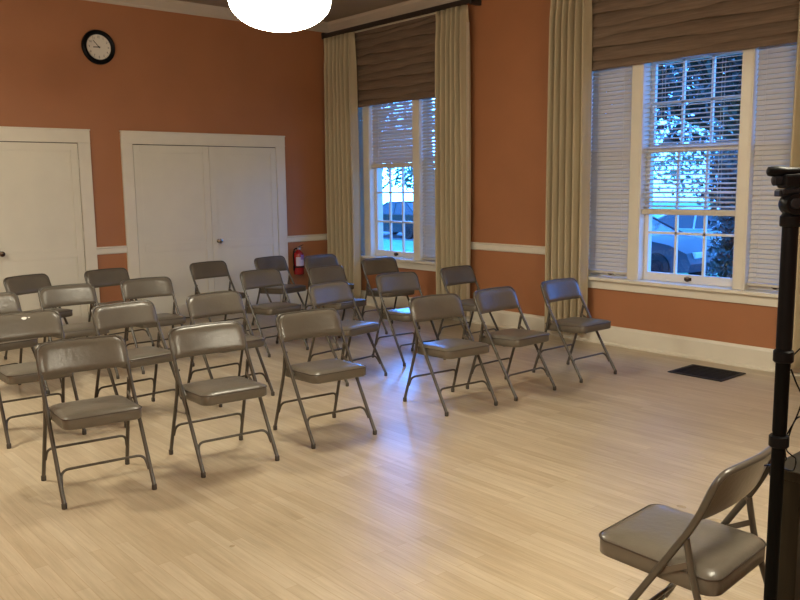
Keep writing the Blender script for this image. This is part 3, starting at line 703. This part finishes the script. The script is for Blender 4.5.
# ------------------------------------------------------------------ outdoors
GZ = -0.60
bm = new(); box(bm, 0.25, 70, -40, 60, GZ-0.3, GZ); struct(obj('ground', bm, M['grass']))
bm = new(); box(bm, 6.8, 10.6, -40, 60, GZ, GZ+0.02); struct(obj('road', bm, M['asphalt']))
bm = new(); box(bm, 14.4, 19.0, -40, 60, GZ, GZ+0.02); struct(obj('parking_lot', bm, M['asphalt']))
def car(x, y, rz, paint, label):
    r = empty('parked_car', (x, y, GZ+0.02), rz, label=label, cat='car')
    # profile along local x, length 4.5
    low = [(-2.25, 0.32), (-2.2, 0.62), (-2.12, 0.86), (-1.55, 0.95), (1.05, 0.93), (1.75, 0.82), (2.15, 0.66), (2.25, 0.45), (2.2, 0.28), (1.75, 0.25), (1.2, 0.25), (-1.1, 0.25), (-1.8, 0.25)]
    bm = new(); rows = []
    for yy, sc, dz in ((-0.88, 0.965, 0.03), (-0.90, 0.985, 0.0), (-0.6, 1, 0), (0.6, 1, 0), (0.90, 0.985, 0.0), (0.88, 0.965, 0.03)):
        rows.append([bm.verts.new((px*sc, yy, (pz if pz < 0.5 else pz-dz+(0.035 if abs(yy) < 0.7 else 0)))) for px, pz in low])
    n = len(low)
    for a, b in zip(rows, rows[1:]):
        for k in range(n): bm.faces.new((a[k], a[(k+1) % n], b[(k+1) % n], b[k]))
    bm.faces.new(rows[0]); bm.faces.new(rows[-1])
    obj('car_body', bm, paint, r, smooth=35)
    cab = [(-1.75, 0.93, 0.80), (-1.05, 1.40, 0.62), (0.10, 1.43, 0.62), (1.10, 0.93, 0.80)]
    bm = new(); A = [bm.verts.new((px, -w_, pz)) for px, pz, w_ in cab]; B = [bm.verts.new((px, w_, pz)) for px, pz, w_ in cab]
    bm.faces.new(A); bm.faces.new(B)
    for i in range(4): bm.faces.new((A[i], A[(i+1) % 4], B[(i+1) % 4], B[i]))
    obj('car_windows', bm, M['carglass'], r, bevel=0.03)
    bm = new(); box(bm, -1.02, 0.08, -0.6, 0.6, 1.41, 1.45)
    for s in (-1, 1):
        for (a, b, c_, d) in ((-1.72, 0.95, -1.03, 1.42), (-0.45, 0.93, -0.42, 1.42), (1.08, 0.95, 0.09, 1.43)):
            tube(bm, [(a, s*0.79, b), (c_, s*0.62, d)], 0.03, 6)
    obj('car_roof', bm, paint, r, bevel=0.012)
    for wx in (-1.4, 1.42):
        for s in (-1, 1):
            bm = new(); lathe(bm, [(0.2, -0.1), (0.31, -0.1), (0.325, -0.07), (0.325, 0.07), (0.31, 0.1), (0.2, 0.1)], (wx, s*0.82, 0.325), 22, 'Y'); wh = obj('wheel', bm, M['tyre'], r, smooth=40)
            bm = new(); lathe(bm, [(0.2, 0.0), (0.19, s*0.03), (0.05, s*0.035)], (wx, s*0.9, 0.325), 16, 'Y'); obj('hub_cap', bm, M['grey'], wh)
    for s in (-1, 1):
        bm = new(); box(bm, 2.1, 2.21, s*0.55-0.16, s*0.55+0.16, 0.56, 0.68); obj('headlight', bm, M['white'], r, bevel=0.01)
cdark = mat('car_paint_dark', (0.03, 0.04, 0.05), 0.5, coat=0.05); cmid = mat('car_paint_grey', (0.055, 0.065, 0.08), 0.5, coat=0.05); cwhite = mat('car_paint_white', (0.8, 0.8, 0.8), 0.3, coat=0.5)
car(9.6, 1.9, -PI/2, cmid, 'grey car parked outside the near window')
car(13.2, 2.2, PI/2, cwhite, 'white car parked farther off behind the grey car')
car(15.6, 16.6, PI/2, cdark, 'dark car parked outside the far window')
car(15.6, -2.6, PI/2, cdark, 'dark car parked far off beyond the near window')

def leaves(bm, c, rad, n, size, squash=0.8, rnd=random):
    for _ in range(n):
        d = Vector((rnd.gauss(0, 1), rnd.gauss(0, 1), rnd.gauss(0, 1))).normalized(); q = rad*(rnd.random()**0.4)
        p = Vector(c)+Vector((d.x*q, d.y*q, d.z*q*squash))
        u = Vector((rnd.gauss(0, 1), rnd.gauss(0, 1), rnd.gauss(0, 1))).normalized(); v = u.orthogonal().normalized(); s = size*rnd.uniform(0.6, 1.3)
        bm.faces.new([bm.verts.new(p+u*s), bm.verts.new(p+v*s*0.5), bm.verts.new(p-u*s), bm.verts.new(p-v*s*0.5)])
def tree(x, y, h, crown, zc_, label, seed, lm='leaf', n=40, size=0.13, tr=0.22):
    rnd = random.Random(seed)
    r = empty('tree', (x, y, GZ), label=label, cat='tree', group='trees beyond the windows')
    bm = new(); tube(bm, [(0, 0, 0), (0.08, 0.05, h*0.35), (-0.05, 0.1, h*0.65), (0, 0, h*0.9)], 1, 10, rs=[tr, tr*0.8, tr*0.6, tr*0.2])
    cents = []
    for k in range(n):
        a = rnd.uniform(0, 2*PI); q = crown*math.sqrt(rnd.random()); zz = rnd.uniform(zc_, h)
        q *= 0.5+0.5*math.sin(PI*min(1, max(0.1, (zz-zc_+0.6)/(h-zc_+0.6))))
        c = Vector((q*math.cos(a), q*math.sin(a), zz)); cents.append(c)
        if k % 3 == 0: tube(bm, [(0, 0, max(zc_*0.8, zz-q*0.5)), c*0.5+Vector((0, 0, (zz-0.3*q)*0.5)), c], 1, 5, rs=[0.06, 0.04, 0.015])
    obj('trunk', bm, M['bark'], r, smooth=60)
    bm = new()
    for c in cents: leaves(bm, c, crown*0.33, 110, size, rnd=rnd)
    obj('foliage', bm, M[lm], r)
tree(7.2, -2.1, 8.5, 3.7, 3.5, 'broad dark tree with low branches outside the near window', 11, n=190, size=0.15)
tree(22, 6.0, 8.0, 3.0, 2.2, 'pale leafy tree across the car park', 12, 'leafb')
tree(24, -1.0, 6.0, 2.4, 1.2, 'low tree far right across the car park', 13, 'leafb')
tree(20.5, 24.0, 7.5, 2.8, 2.0, 'tree behind the dark car outside the far window', 14, 'leafb', n=24)
tree(27.5, 27.5, 7.0, 2.6, 1.4, 'second tree far beyond the far window', 15, 'leaf', n=22)
tree(8.2, 10.9, 8.5, 2.3, 4.2, 'tall tree close outside the far window', 16, 'leaf', n=30)
r = empty('shrub', (2.3, -4.47, GZ), label='upright leafy shrub close outside the right of the near window', cat='shrub')
bm = new(); rnd = random.Random(5)
for k in range(5): tube(bm, [(0, 0, 0), (rnd.uniform(-.2, .2), rnd.uniform(-.2, .2), 1.6)], 0.015, 6)
obj('stems', bm, M['bark'], r)
bm = new()
for k in range(26): leaves(bm, (rnd.uniform(-.15, .15), rnd.uniform(-.15, .15), 0.3+k*0.085), 0.25, 210, 0.04, rnd=rnd)
obj('foliage', bm, M['leaf'], r)
